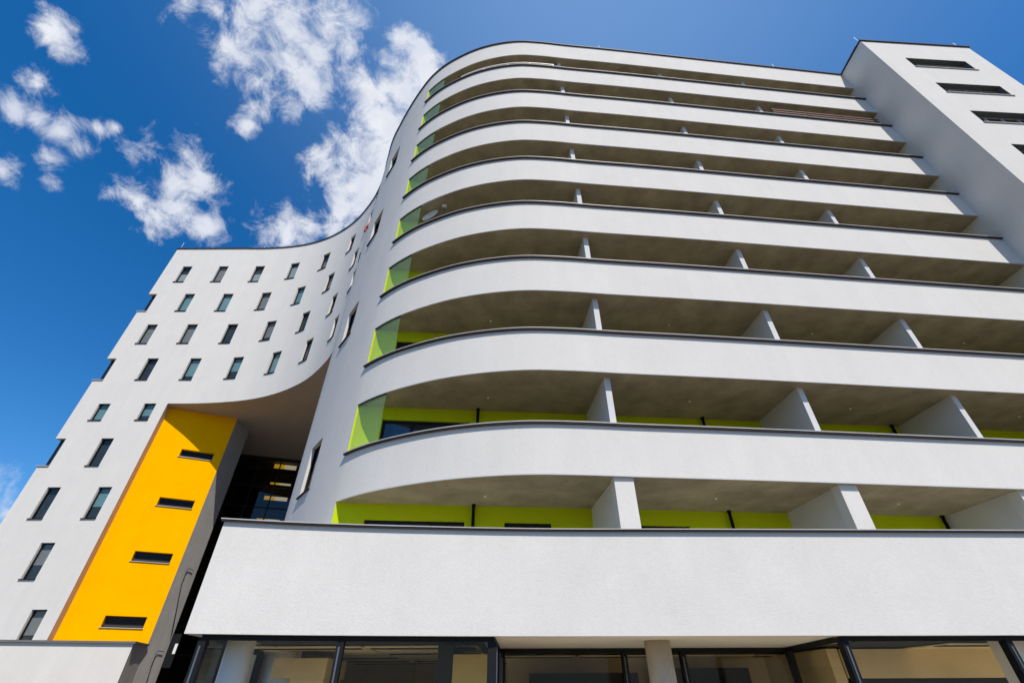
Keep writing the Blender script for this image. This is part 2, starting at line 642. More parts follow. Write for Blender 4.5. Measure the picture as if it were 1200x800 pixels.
# left flank with the wrapped corner openings
zz = [-G] + [v for c in sorted(corner) for v in c] + [TOP - 0.05]
for a, b in zip(zz[::2], zz[1::2]):
    w.quad([(-27.5, 25.46, a), (-27.5, 26.2, a), (-27.5, 26.2, b), (-27.5, 25.46, b)])
for z0, z1 in corner:
    for z in (z0, z1):
        w.quad([(-27.5, 25.76, z), (-27.2, 25.76, z), (-27.2, 26.2, z), (-27.5, 26.2, z)])
    w.quad([(-27.5, 26.2, z0), (-27.2, 26.2, z0), (-27.2, 26.2, z1), (-27.5, 26.2, z1)])
w.quad([(-27.5, 26.2, -G), (-27.5, 41, -G), (-27.5, 41, TOP - .05), (-27.5, 26.2, TOP - .05)])
w.build('wall', M['plaster'], block)

rv = MB()                                       # return of the left wing beside the yellow shaft
rv.quad([(-21.82, 25.46, -G), (-22.0, 26.01, -G), (-22.0, 26.01, SOF), (-21.82, 25.46, SOF)])
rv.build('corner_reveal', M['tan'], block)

# back, flank and hidden walls, so that the block is a closed body
bk = MB()
e0, _ = main.at(S_LOW)
bk.quad([(-27.5, 41, -G), (-14, 44, -G), (-14, 44, TOP - .05), (-27.5, 41, TOP - .05)])
bk.quad([(-14, 44, -G), (19.9, 30, -G), (19.9, 30, TOP - .05), (-14, 44, TOP - .05)])
bk.quad([(e0.x, e0.y, -G), (-8.0, 41.5, -G), (-8.0, 41.5, SOF), (e0.x, e0.y, SOF)])
bk.build('rear_wall', M['plaster'], block)

# roof sheet (behind the top coping)
rp = [tuple(main.at(u, 0.2)[0]) for u in main.steps(0.2, S_END, 0.6)] + [(19.7, 30), (-14, 44), (-27.3, 41)]
r_ = MB()
r_.quad([(x, y, TOP - 0.25) for x, y in rp])
r_.build('roof', M['roof'], block)

# underside of the bridging wing
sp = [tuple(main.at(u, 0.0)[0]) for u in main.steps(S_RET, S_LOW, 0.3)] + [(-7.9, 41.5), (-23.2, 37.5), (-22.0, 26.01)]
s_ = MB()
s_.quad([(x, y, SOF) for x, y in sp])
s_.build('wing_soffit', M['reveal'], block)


# windows of the wing: frame > pane, sill
def window_meshes(wd, h, tag_):
    f = MB()
    x0, x1, y0, y1 = -wd / 2 - .02, wd / 2 + .02, 0.125, 0.19
    t = 0.045
    f.box(x0, x1, y0, y1, -.01, t)
    f.box(x0, x1, y0, y1, h - t, h + .01)
    f.box(x0, x0 + t + .02, y0, y1, t, h - t)
    f.box(x1 - t - .02, x1, y0, y1, t, h - t)
    f.box(x0 + .06, x0 + .10, y0 - .03, y0, t, h - t)              # hinge stile of the casement
    f.box(x0, x1, 0.31, 0.32, -.02, h + .02)                        # blanking behind the glass
    p = MB()
    p.quad([(x0 + t, 0.155, t), (x1 - t, 0.155, t), (x1 - t, 0.155, h - t), (x0 + t, 0.155, h - t)])
    s = MB()
    s.box(-wd / 2 - .06, wd / 2 + .02, -.06, 0.14, 0.0, 0.035)
    b = MB()
    b.quad([(x0 + t, 0.225, t), (x1 - t, 0.225, t), (x1 - t, 0.225, h - t), (x0 + t, 0.225, h - t)])
    return (f.mesh('window_frame_mesh', M['frame'], 0), p.mesh('pane_mesh', M['wglass'], 0),
            s.mesh('sill_mesh', M['frame'], 0),
            [b.mesh('blind_mesh', M[q], 0) for q in ('blind', 'blind_b', 'blind_c', 'blind_d')])


WM = {0.75: window_meshes(0.75, 1.75, 'a'), 1.15: window_meshes(1.15, 1.75, 'b')}
dimp = {}
for k, (s, zb, wd, h) in enumerate(wins):
    p, t = main.at(s)
    T = Matrix.Translation((p.x, p.y, zb + G)) @ Matrix.Rotation(math.atan2(t.y, t.x), 4, 'Z')
    fr, pn, sl, bl = WM[wd]
    w0 = inst('window', fr, block, T)
    inst('pane', pn, w0)
    inst('sill', sl, w0)
    row = min(range(9), key=lambda i: abs(ROWT[i] - 1.75 - zb))
    kind = (random.choice((0, 0, 2)), random.choice((1, 1, 2)), random.choice((2, 3, 2)), random.choice((3, 1, 3)),
            *[random.choice((3, 3, 3, 2, 1)) for _ in range(5)])[row]
    inst('inner_lining', bl[3], w0)
    if kind != 3:
        fall = random.choice((0.6, 0.78, 0.9, 1.0))
        b0 = inst('roller_blind', bl[kind], w0)
        b0.matrix_local = Matrix.Translation((0, -.02, (1 - fall) * 1.7 if row != 0 else 0)) @ Matrix.Diagonal((.98, 1, fall, 1))
for z0, z1 in corner:
    f = MB()
    f.box(-27.22, -26.83, 25.66, 25.72, z0 - .01, z0 + .06)
    f.box(-27.22, -26.83, 25.66, 25.72, z1 - .06, z1 + .01)
    f.box(-27.30, -27.22, 25.66, 25.74, z0 - .01, z1 + .01)
    f.box(-26.92, -26.83, 25.66, 25.72, z0, z1)
    f.box(-27.28, -27.22, 25.74, 26.2, z0 - .01, z0 + .06)
    f.box(-27.28, -27.22, 25.74, 26.2, z1 - .06, z1 + .01)
    fo = f.build('corner_window', M['frame'], block)
    p = MB()
    p.quad([(-27.25, 25.69, z0), (-26.85, 25.69, z0), (-26.85, 25.69, z1), (-27.25, 25.69, z1)])
    p.quad([(-27.25, 25.69, z0), (-27.25, 26.2, z0), (-27.25, 26.2, z1), (-27.25, 25.69, z1)])
    p.build('pane', M['pane'], fo)
    s2 = MB()
    s2.box(-27.58, -26.83, 25.40, 25.68, z0, z0 + .035)
    s2.box(-27.58, -27.24, 25.69, 26.24, z0, z0 + .035)
    s2.build('sill', M['coping'], fo)

# top coping all along the roof edge
c = MB()
sweep(c, main, -0.06, S_END, [(-.07, TOP), (-.07, TOP - .08), (.3, TOP - .08), (.3, TOP)])
c.box(-27.57, -27.2, 25.76, 41, TOP - .08, TOP)
c.build('roof_coping', M['edge'], block)

# parapets, copings, soffits, floors
BWL = Vector((-4.62, 12.40))                    # rear wall of the balconies
BWD = Vector((1, 0.09)).normalized()


def bw(x):
    return BWL + BWD * ((x - BWL.x) / BWD.x)


for k in range(9):
    m = MB()
    sweep(m, main, S_BAL, S_END, [(0, CAPS[k] - .05), (0, BOTS[k] + .01), (.2, BOTS[k] + .01), (.2, CAPS[k] - .05)])
    m.build('parapet', M['plaster'], block)
    if k:
        m = MB()
        zc = CAPS[k]
        sweep(m, main, S_BAL - .08, S_END, [(-.05, zc), (-.09, zc - .006), (-.09, zc - .031), (-.08, zc - .031), (-.08, zc - .030), (.26, zc - .03), (.26, zc)])
        pc = m.build('parapet_coping', M['coping'], block)
        m = MB()
        sweep(m, main, S_BAL - .06, S_END, [(-.075, zc - .03), (-.075, zc - .068), (.005, zc - .068), (.005, zc - .03)])  # black strip paints in the shade on the coping underside
        m.build('shade_strip', M['edge'], pc)
    # slab with its painted soffit, set 3 cm above the drip edge of the parapet
    us = main.steps(S_BAL + .05, S_END, 0.3)
    inner = [tuple(main.at(u, 0.035)[0]) for u in us]
    a, b = bw(-4.3), bw(19.6)
    poly = inner + [(b.x, b.y + .1), (a.x, a.y + .1)]
    m = MB()
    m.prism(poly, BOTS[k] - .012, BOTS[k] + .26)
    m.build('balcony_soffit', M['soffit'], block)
    m = MB()
    sweep(m, main, S_BAL, S_END, [(-.006, BOTS[k] + .025), (-.006, BOTS[k] - .018), (.034, BOTS[k] - .018), (.034, BOTS[k] + .025)])
    m.build('drip_edge', M['fin'], block)

# rear walls of the balconies with door openings, jamb, doors
DOORS = [(-3.92, -1.30), (-0.23, 1.04), (3.3, 4.9), (6.9, 8.0), (9.3, 11.2), (12.9, 14.0), (15.2, 17.6)]
bays = []
for k in range(1, 10):
    ztop = BOTS[k - 1] + .03
    zbot = (BOTS[k] + .28) if k < 9 else 1.28
    dtop = ztop - 0.46
    a, b = bw(-4.62), bw(19.7)
    L = (b - a).length
    line = Path([tuple(a), tuple(a.lerp(b, .5)), tuple(b)])
    hs = [((x0 - a.x) / BWD.x, (x1 - a.x) / BWD.x, zbot + .05, dtop) for x0, x1 in DOORS]
    m = MB()
    wall_grid(m, line, 0, L, zbot, ztop, hs, depth=0.15, ds=2.0)
    m.build('balcony_rear_wall', M['lime'], block)
    # jamb
    p0, _ = main.at(S_BAL, 0.0)
    q0 = bw(-4.5)
    m = MB()
    m.quad([(p0.x, p0.y, (CAPS[k] - .06) if k < 9 else 1.3), (q0.x, q0.y, (CAPS[k] - .06) if k < 9 else 1.3), (q0.x, q0.y, ztop), (p0.x, p0.y, ztop - .03)])
    m.build('balcony_jamb', M['lime'], block)
    for (u0, u1, z0, z1) in hs:
        f = MB()
        T = Matrix.Translation((*(a + BWD * u0), 0)) @ Matrix.Rotation(math.atan2(BWD.y, BWD.x), 4, 'Z')
        wd = u1 - u0
        f.box(0, wd, .06, .12, z1 - .07, z1, T)
        f.box(0, wd, .06, .12, z0, z0 + .07, T)
        nm = 3 if wd > 2 else 2
        for i in range(nm + 1):
            x = (wd - .08) * i / nm
            f.box(x, x + .08, .06, .12, z0 + .07, z1 - .07, T)
        fo = f.build('balcony_door', M['frame'], block)
        for i in range(nm):
            x = (wd - .08) * i / nm + .08
            x1 = (wd - .08) * (i + 1) / nm
            p = MB()
            p.quad([tuple(T @ Vector(v)) for v in ((x, .10, z0 + .07), (x1, .10, z0 + .07), (x1, .10, z1 - .07), (x, .10, z1 - .07))])
            p.build('pane', M['pane'], fo)

# partition fins between the flats
FINS = [(2.645, 10.86, 2.42, 13.05), (8.32, 11.44, 8.12, 13.6), (13.13, 11.92, 12.95, 14.0)]
for k in range(1, 10):
    ztop = BOTS[k - 1] + .03
    zbot = (BOTS[k] + .28) if k < 9 else 1.28
    for j, (xo, yo, xi, yi) in enumerate(FINS):
        m = MB()
        a, b = Vector((xo, yo)), Vector((xi, yi))
        t = (b - a).normalized()
        n = Vector((t.y, -t.x)) * .085
        if k == 9:
            n, a = Vector((t.y, -t.x)) * .233, a + Vector((-.005, .0)) + t * .02
        m.prism([tuple(a - n), tuple(a + n), tuple(b + n), tuple(b - n)], zbot - .01, ztop + .01)
        m.build('partition_fin', M['fin'], block)
for (x, y) in ((2.63, 10.645), (8.27, 11.22), (12.93 + .2, 11.71)):
    m = MB()
    T = Matrix.Translation((x, y, 0)) @ Matrix.Rotation(R(5.6), 4, 'Z')
    m.box(-.235, .235, 0, .30, 1.28, BOTS[8] - .01, T)
    m.build('column', M['plaster'], block)

# down pipes, one per bay on every floor
for k in range(1, 10):
    ztop = BOTS[k - 1] + .03
    zbot = (BOTS[k] + .28) if k < 9 else 1.28
    for x in (-1.06, 6.1, 12.55):
        p = bw(x) - Vector((0, .12))
        m = MB()
        m.tube([(p.x, p.y, zbot), (p.x, p.y, ztop)], .045, 10)
        m.tube([(p.x, p.y, ztop - .1), (p.x, p.y, ztop - .04)], .058, 10)
        m.build('downpipe', M['frame'], block)

# small round lamps on the balcony ceilings
lm = MB()
lm.tube([(0, 0, -.03), (0, 0, .01)], [.028, .034], 10)
lme = lm.mesh('soffit_lamp_mesh', M['white'], 0)
for k in range(9):
    for u in (33.1, 39.6, 44.8, 50.6):
        p, _ = main.at(u, 1.35)
        inst('soffit_lamp', lme, block, Matrix.Translation((p.x, p.y, BOTS[k] - .012 + G)))

# glass wind screens at the left end of every balcony
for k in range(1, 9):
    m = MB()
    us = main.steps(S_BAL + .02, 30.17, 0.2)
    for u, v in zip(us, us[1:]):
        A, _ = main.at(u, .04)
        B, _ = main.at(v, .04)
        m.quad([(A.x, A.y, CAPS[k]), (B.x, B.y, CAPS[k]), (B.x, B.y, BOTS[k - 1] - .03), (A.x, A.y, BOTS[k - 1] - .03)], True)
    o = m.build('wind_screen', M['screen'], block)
    m = MB()
    sweep(m, main, S_BAL + .02, 30.17, [(.02, BOTS[k - 1] - .001), (.02, BOTS[k - 1] - .04), (.06, BOTS[k - 1] - .04), (.06, BOTS[k - 1] - .001)])
    m.build('screen_rail', M['frame'], o)

# ------------------------------------------------------------------ yellow stair shaft under the bridge
shaft = thing('stair_tower', 'bright yellow stair tower wall with four slot windows tucked under the curved wing', 'stair tower')
Y0, Y1 = Vector((-22.02, 26.0)), Vector((-18.4, 27.55))
YL = (Y1 - Y0).length
yp = Path([tuple(Y0), tuple(Y0.lerp(Y1, .5)), tuple(Y1)])
SLOTS = [(11.49, 12.0), (8.52, 9.03), (5.58, 6.11), (2.55, 3.08)]
yh = [(1.65, 3.45, a, b) for a, b in SLOTS]
m = MB()
wall_grid(m, yp, 0, YL, 1.7, SOF, yh, depth=.28, ds=2)
m.build('yellow_wall', M['yellow'], shaft)
m = MB()
wall_grid(m, yp, 0, YL, -G, 1.7, [], ds=2)
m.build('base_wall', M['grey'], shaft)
G1 = Vector((-18.40, 29.30))
G2 = Y1 + (G1 - Y1) * 1.0
m = MB()
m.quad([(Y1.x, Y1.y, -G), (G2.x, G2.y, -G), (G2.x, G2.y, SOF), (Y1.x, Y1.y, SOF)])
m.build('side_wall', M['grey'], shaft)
yt = (Y1 - Y0).normalized()
m = MB()
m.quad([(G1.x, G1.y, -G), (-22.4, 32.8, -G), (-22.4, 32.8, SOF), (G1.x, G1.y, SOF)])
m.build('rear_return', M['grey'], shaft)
for (a, b) in SLOTS:
    q = Y0 + yt * 2.55
    T = Matrix.Translation((q.x, q.y, 0)) @ Matrix.Rotation(math.atan2(yt.y, yt.x), 4, 'Z')
    f = MB()
    f.box(-.9, .9, .2, .26, a, a + .05, T)
    f.box(-.84, .84, .19, .25, a + .05, a + .16, T)
    f.box(-.9, .9, .2, .26, b - .05, b, T)
    f.box(-.9, -.84, .2, .26, a + .12, b - .05, T)
    f.box(.84, .9, .2, .26, a + .12, b - .05, T)
    fo = f.build('slot_window', M['bronze'], shaft)
    p = MB()
    p.quad([tuple(T @ Vector(v)) for v in ((-.85, .23, a + .1), (.85, .23, a + .1), (.85, .23, b - .04), (-.85, .23, b - .04))])
    p.build('pane', M['pane_dk'], fo)
    s = MB()
    s.box(-.95, .92, -.05, .22, a, a + .03, T)
    s.build('sill', M['coping'], fo)

# curtain wall closing the back of the passage
cw = thing('curtain_wall', 'dark glazed curtain wall at the back of the shaded passage between the wings', 'glass wall')
C0, C1 = Vector((-20.93, 33.31)), Vector((-8.0, 37.4))
ct = (C1 - C0).normalized()
CL = (C1 - C0).length
TC = Matrix.Translation((C0.x, C0.y, 0)) @ Matrix.Rotation(math.atan2(ct.y, ct.x), 4, 'Z')
f = MB()
nx = 9
zr = [-G, .3, 1.75, 3.2, 4.7, 6.2, 7.7, 9.2, 10.7, 12.2, 13.6, SOF]
for i in range(nx + 1):
    x = CL * i / nx
    f.box(x - .035, x + .035, -.05, .08, -G, SOF, TC)
for z in zr[:-1]:
    f.box(0, CL, -.045, .075, z, z + .07, TC)
f.box(0, CL, -.06, .08, SOF - .25, SOF - .01, TC)
f.build('frame', M['slat'], cw)
for i in range(nx):
    for j in range(len(zr) - 1):
        p = MB()
        x0, x1 = CL * i / nx + .035, CL * (i + 1) / nx - .035
        p.quad([tuple(TC @ Vector(v)) for v in ((x0, 0, zr[j] + .07), (x1, 0, zr[j] + .07), (x1, 0, zr[j + 1]), (x0, 0, zr[j + 1]))])
        p.build('pane', M['dglass'], cw)
f = MB()
f.box(-.2, CL, 3.0, 3.1, -G, SOF, TC)
for z in (1.75, 4.7, 7.7, 10.7, 13.6):
    f.box(0, CL, .1, 3.0, z - .22, z + .02, TC)
f.build('floor_slab', M['dark'], cw)
GLINTS = [(2.5, .75, 13.95, .30), (2.6, .6, 12.68, .12), (2.5, .75, 11.5, .25), (2.45, .7, 9.8, .30)]  # added glowing boxes in place of sunlit walls reflected by the panes
for (lx, wd, z, lh) in GLINTS:
    for mm, x0, x1 in (('glint_y', lx, lx + wd), ('glint_w', lx + wd + .03, lx + wd + .85)):
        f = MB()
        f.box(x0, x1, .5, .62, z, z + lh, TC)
        o = f.build('pane_glint', M['frame'], None)
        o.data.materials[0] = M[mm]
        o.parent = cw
# ------------------------------------------------------------------ stair-shaft fittings
nrm = Vector((1.0, 0.0))
fd = Vector((0.0, 1.0))
hook_shadows = [((-18.40, 28.29), 4.80, (-18.40, 29.10), 2.42, (-18.40, 28.85), 5.55, 'hooked bracket and its slanted shadow shaped as a dark rod, grey flank, higher one'),
         ((-18.40, 28.40), 1.10, (-18.40, 28.75), -.9, (-18.40, 28.95), 1.68, 'hooked bracket and its slanted shadow shaped as a dark rod, grey flank, lower one')]
for (x, y), z0, (x1, y1), z1, (x2, y2), z2, lab in hook_shadows:
    a, b, c = (Vector(v) + nrm * .05 for v in ((x, y), (x1, y1), (x2, y2)))
    m = MB()
    m.tube([(a.x, a.y, z0), (b.x, b.y, z1)], .022, 8)  # slanted shadow of the bracket, shaped as a dark rod
    m.tube([(a.x, a.y, z0), (a.x, a.y, z2 - .1), (a.x + fd.x * .1, a.y + fd.y * .1, z2 + .02), (c.x, c.y, z2)], .014, 6)
    tag(m.build('hook_shadow_rod', M['frame']), lab, 'bracket with shadow rod', 'hooked brackets with shadow rods on the grey shaft flank')
sg = thing('wall_sign', 'small blade sign, white with a dark back, beside the shaded passage', 'sign')
p0 = Vector((-18.40, 29.22))
T = Matrix.Translation((p0.x, p0.y, 0)) @ Matrix.Rotation(math.atan2(nrm.y, nrm.x), 4, 'Z')
m = MB(); m.box(.03, .50, .02, .06, 1.0, 2.5, T); m.build('back_board', M['frame'], sg)
m = MB(); m.box(.36, .50, -.02, .015, 1.6, 2.05, T); m.build('sign_face', M['white'], sg)

# ------------------------------------------------------------------ low annex at the left
ann = thing('annex_building', 'low pale annex box with dark coping at the bottom left below the yellow tower', 'building')
A0, A1, A2 = Vector((-26.0, 24.14)), Vector((-18.05, 25.99)), Vector((-18.40, 27.53))
zt = 1.925
m = MB()
m.quad([(*A0, -G), (*A1, -G), (*A1, zt - .05), (*A0, zt - .05)])
m.build('front_wall', M['plaster'], ann)
m = MB()
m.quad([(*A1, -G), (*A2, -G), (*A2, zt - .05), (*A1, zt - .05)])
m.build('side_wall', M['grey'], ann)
m = MB()
m.quad([(*A0, zt - .1), (*A1, zt - .1), (*A2, zt - .1), (-22.02, 26.0, zt - .1), (-21.82, 25.47, zt - .1), (-26, 25.45, zt - .1)])
m.build('roof', M['roof'], ann)
m = MB()
pa = Path([tuple(A0), tuple(A0.lerp(A1, .5)), tuple(A1)])
sweep(m, pa, 0, pa.L + .1, [(-.1, zt), (-.1, zt - .09), (.25, zt - .09), (.25, zt)])
pb = Path([tuple(A1), tuple(A1.lerp(A2, .5)), tuple(A2)])
sweep(m, pb, .26, pb.L, [(-.09, zt - .002), (-.09, zt - .088), (.25, zt - .088), (.25, zt - .002)])
m.build('coping', M['annex_coping'], ann)

# ------------------------------------------------------------------ corner tower at the right
tow = thing('corner_tower', 'tall pale grey corner tower with wide strip windows at the upper right', 'tower')
T0, T1 = Vector((19.72, 10.46)), Vector((26.07, 10.82))
tp = Path([tuple(T0), tuple(T0.lerp(T1, .5)), tuple(T1)])
tz = [(25.92, 27.03), (23.07, 24.12), (20.19, 21.28), (17.3, 18.4), (14.35, 15.45), (11.4, 12.5), (8.4, 9.5), (5.5, 6.6)]
th = [(1.52, 4.93, a, b) for a, b in tz]
m = MB()
wall_grid(m, tp, 0, tp.L, -G, TOP - .05, th, depth=.36, ds=1.5)
m.quad([(*T0, -G), (19.66, 12.6, -G), (19.66, 12.6, TOP - .05), (*T0, TOP - .05)])
m.quad([(19.66, 12.6, -G), (19.5, 16, -G), (19.5, 16, TOP - .05), (19.66, 12.6, TOP - .05)])
m.quad([(*T1, -G), (25.6, 30, -G), (25.6, 30, TOP - .05), (*T1, TOP - .05)])
m.quad([(19.9, 30, -G), (25.6, 30, -G), (25.6, 30, TOP - .05), (19.9, 30, TOP - .05)])
m.build('wall', M['plaster'], tow)
m = MB()
m.quad([(*T0, TOP - .2), (*T1, TOP - .2), (25.6, 30, TOP - .2), (19.4, 30, TOP - .2)])
m.build('roof', M['roof'], tow)
m = MB()
sweep(m, tp, -.06, tp.L + .06, [(-.07, TOP), (-.07, TOP - .08), (.3, TOP - .08), (.3, TOP)])
m.box(19.62, 19.95, 10.75, 30, TOP - .079, TOP - .001)
m.box(25.75, 26.12, 11.1, 30, TOP - .079, TOP - .001)
m.build('roof_coping', M['edge'], tow)
tt = (T1 - T0).normalized()
for i, (a, b) in enumerate(tz):
    q = T0 + tt * 3.225
    T = Matrix.Translation((q.x, q.y, 0)) @ Matrix.Rotation(math.atan2(tt.y, tt.x), 4, 'Z')
    f = MB()
    ln = MB()
    ln.box(-1.704, 1.704, .004, .36, b - .012, b - .003, T)
    ln.box(-1.702, -1.694, .004, .36, a + .03, b - .012, T)
    ln.box(1.694, 1.702, .004, .36, a + .03, b - .012, T)
    ln.build('window_lining', M['lining'], tow)
    f.box(-1.7, 1.7, .27, .33, a, a + .07, T)
    f.box(-1.7, 1.7, .27, .33, b - .07, b, T)
    for j in range(5):
        x = -1.7 + j * (3.4 - .09) / 4
        f.box(x, x + .09, .25, .33, a + .07, b - .07, T)
    fo = f.build('strip_window', M['steel2'], tow)
    for j in range(4):
        x0 = -1.7 + j * (3.4 - .09) / 4 + .09
        x1 = -1.7 + (j + 1) * (3.4 - .09) / 4
        p = MB()
        p.quad([tuple(T @ Vector(v)) for v in ((x0, .30, a + .07), (x1, .30, a + .07), (x1, .30, b - .07), (x0, .30, b - .07))])
        p.build('pane', M['pane'], fo)
    s = MB()
    s.box(-1.74, 1.76, -.05, .28, a - .01, a + .03, T)
    s.build('sill', M['coping'], fo)

# ------------------------------------------------------------------ podium with shop front
pod = thing('shop_podium', 'projecting pale ground-floor podium band with glazed shop front below the balconies', 'shopfront')
PP = [(-5.42, 8.90), (-4.6, 9.08), (-3.68, 9.25), (-2.7, 9.39), (-1.71, 9.50), (-0.5, 9.62), (0.67, 9.70), (3.1, 9.77), (5.9, 9.85), (10.58, 10.0), (24.0, 10.35)]
pp = Path(PP)
PT, PB = 2.60, 0.765
m = MB()
sweep(m, pp, 0, pp.L, [(0, PT - .04), (0, PB), (.3, PB), (.3, PT - .04)])
c0 = Vector(PP[0])
m.quad([(c0.x, c0.y, PB), (-6.0, 12.8, PB), (-6.0, 12.8, PT - .04), (c0.x, c0.y, PT - .04)])
m.build('fascia_wall', M['plaster2'], pod)
m = MB()
sweep(m, pp, -.05, pp.L, [(-.04, PT), (-.075, PT - .008), (-.075, PT - .026), (.36, PT - .026), (.36, PT)])
pc = m.build('coping', M['coping'], pod)
m = MB()
sweep(m, pp, -.04, pp.L, [(-.06, PT - .024), (-.06, PT - .055), (.02, PT - .055), (.02, PT - .024)])  # same shade under the podium coping, put in as a black strip
m.build('shade_strip', M['edge'], pc)
m = MB()                                                    # roof terrace and the soffit below it
front = [tuple(pp.at(u, .28)[0]) for u in pp.steps(0, pp.L, 1.0)]
m.prism(front + [(24, 20.2), (-6.4, 20.2), (-6.4, 13.6), (-6.0, 12.8)], PB + .012, PB + .5)
m.build('soffit', M['plaster2'], pod)

# glazing line of the shop front: flush, recessed, flush again
GL = [(-5.30, 9.6, -6.4, 15.0), None]
gp = [(-6.2, 13.5), (-5.2, 9.06), (-3.68, 9.37), (-1.71, 9.62), (-0.34, 9.76), (-0.30, 12.85), (6.40, 13.0), (5.98, 9.98), (10.58, 10.12), (22.0, 10.42)]
segs = list(zip(gp, gp[1:]))
head = MB()
for a, b in segs:
    head.wallseg(a, b, PB - .075, PB + .02, .10)
head.build('door_header', M['frame'], pod)
MULL = {1: [], 2: [], 3: [], 5: [2.83, 4.25], 7: [3.05], 8: [4.0]}
posts = []
for i, (a, b) in enumerate(segs):
    a, b = Vector(a), Vector(b)
    L = (b - a).length
    t = (b - a).normalized()
    n = Vector((-t.y, t.x))
    cuts = {0: [0, 1.5, 3.0, L], 1: [0, L], 2: [0, .66, L], 3: [0, L], 4: [0, 1.5, L], 5: [0, 2.83, 4.2, L], 6: [0, L], 7: [0, 3.05, L], 8: [0, 1.3, 4.5, 8, L]}[i]
    th_ = .09
    for j, u in enumerate(cuts[:-1]):
        if i in (2, 3) and u == 0:
            continue
        m = MB()
        q = a + t * u
        T = Matrix.Translation((q.x, q.y, 0)) @ Matrix.Rotation(math.atan2(t.y, t.x), 4, 'Z')
        m.box(-.02, .10, -.04, .12, -G, PB - .07, T)
        po = m.build('mullion', M['frame'], pod)
        if i:
            m = MB()
            m.box(.02, .045, -.055, -.04, -G, PB - .16, T)
            m.build('cover_strip', M['steel'], po)
    for u, v in zip(cuts, cuts[1:]):
        p0, p1 = a + t * (u + .02) + n * .05, a + t * v + n * .05
        m = MB()
        m.quad([(*p0, -G), (*p1, -G), (*p1, PB - .05), (*p0, PB - .05)])
        m.build('shop_pane', M['glass'], pod)

# inside the shop: tiled ceiling, rear wall, bulkheads, columns
m = MB()
m.box(-6.0, 22, 9.75, 20, -G + .004, -G + .02)
m.build('shop_floor', M['shopfloor'], pod)
m = MB()
m.box(-6.3, 24, 20, 20.1, -G, PB)
m.box(-6.4, -6.3, 13.6, 20.1, -G, PB)
m.build('shop_rear_wall', M['inwall'], pod)
tm = MB()
tm.box(-1.16, 1.16, -.86, .86, -.02, 0)
tme = tm.mesh('ceiling_tile_mesh', M['tile'], 0)
sm = MB()
sm.box(-1.1, 1.1, -.16, .16, -.032, -.004)
sme = sm.mesh('ceiling_slot_mesh', M['dark'], 0)


def in_shop(x, y):
    if x < -5.0 or x > 21.5 or y < 9.2:
        return False
    yy = pp.at(min(max(x - PP[0][0], 0), pp.L), .0)[0].y
    if x < -0.9:
        return y > yy + 1.3
    if x < 8.3:
        return y > 14.0
    return y > yy + 1.3


cb = MB()
cb.box(-5.6, 22, 13.1, 19.9, PB - .012, PB + .008)
cb.box(-5.0, -.6, 10.2, 13.1, PB - .012, PB + .008)
cb.box(7.0, 22, 10.6, 13.1, PB - .012, PB + .008)
cb.build('ceiling_void', M['dark'], pod)
for iy in range(7):
    for ix in range(12):
        x, y = -4.3 + ix * 2.4, 10.3 + iy * 1.8
        if not in_shop(x, y) or y > 19:
            continue
        T = Matrix.Translation((x, y, PB - .03 + G))
        tl = inst('ceiling_tile', tme, pod, T)
        if (ix + iy * 2) % 3 != 1:
            inst('ceiling_slot', sme, tl, Matrix.Translation((0, -.45, 0)))
m = MB(); m.tube([(-4.90, 9.86, -G), (-4.90, 9.86, PB - .01)], .235, 28); m.build('round_column', M['white'], pod)
m = MB(); m.tube([(2.86, 10.92, -G), (2.86, 10.92, PB + .013)], .25, 28); m.build('round_column', M['conc'], pod)['label'] = 'bare concrete column standing in the recess'
m = MB(); m.box(9.5, 9.9, 10.6, 11.0, -G, PB - .02); m.build('square_column', M['white'], pod)
m = MB(); m.box(-5.15, -4.0, 12.0, 13.4, .22, .57); m.box(-4.75, -4.05, 12.1, 13.3, -G, .22); m.build('bulkhead', M['inwall'], pod)
m = MB(); m.box(-1.15, -.45, 10.6, 12.9, -G, .55); m.build('partition_wall', M['ochre'], pod)
m = MB(); m.box(-1.45, -1.16, 10.6, 12.9, -G, .70); m.build('partition_edge', M['dark'], pod)
m = MB(); m.box(.4, 3.2, 14.6, 14.8, -G, .35); m.box(3.6, 6.2, 14.9, 15.1, -G, .45); m.build('inner_screen', M['dark'], pod)
m = MB(); m.box(-.2, 7.2, 15.6, 15.8, -G, PB - .05); m.box(7.4, 20, 12.6, 12.75, .18, PB - .05); m.box(7.0, 7.25, 12.4, 15.6, -G, PB - .05); m.build('inner_wall', M['inwall'], pod)
m = MB(); m.box(7.7, 20, 12.9, 13.0, -G, .4); m.build('dark_backdrop', M['slat'], pod)

# ------------------------------------------------------------------ loose things on the building
dish = thing('satellite_dish', 'white satellite dish behind the fifth balcony parapet at its curved left end', 'satellite dish')
dc, _ = main.at(30.42, .45)
dc = Vector((dc.x, dc.y, 15.42))
ax = Vector((-.42, -.86, .28)).normalized()
q = ax.to_track_quat('Z', 'Y').to_matrix().to_4x4()
T = Matrix.Translation(dc) @ q
m = MB()
prev = None
for i in range(7):
    r = .36 * i / 6
    z = r * r * .75
    ring = [T @ Vector((r * math.cos(2 * math.pi * k / 28), r * 1.05 * math.sin(2 * math.pi * k / 28), z)) for k in range(28)]
    if prev:
        for k in range(28):
            m.quad([prev[k], prev[(k + 1) % 28], ring[(k + 1) % 28], ring[k]], True)
    prev = ring
ring2 = [p - ax * .03 for p in prev]
for k in range(28):
    m.quad([prev[k], ring2[k], ring2[(k + 1) % 28], prev[(k + 1) % 28]])
m.build('reflector', M['white'], dish)
m = MB()
f0 = T @ Vector((0.0, -.38, .08))
f1 = Vector((-2.72, 11.55, 15.66))
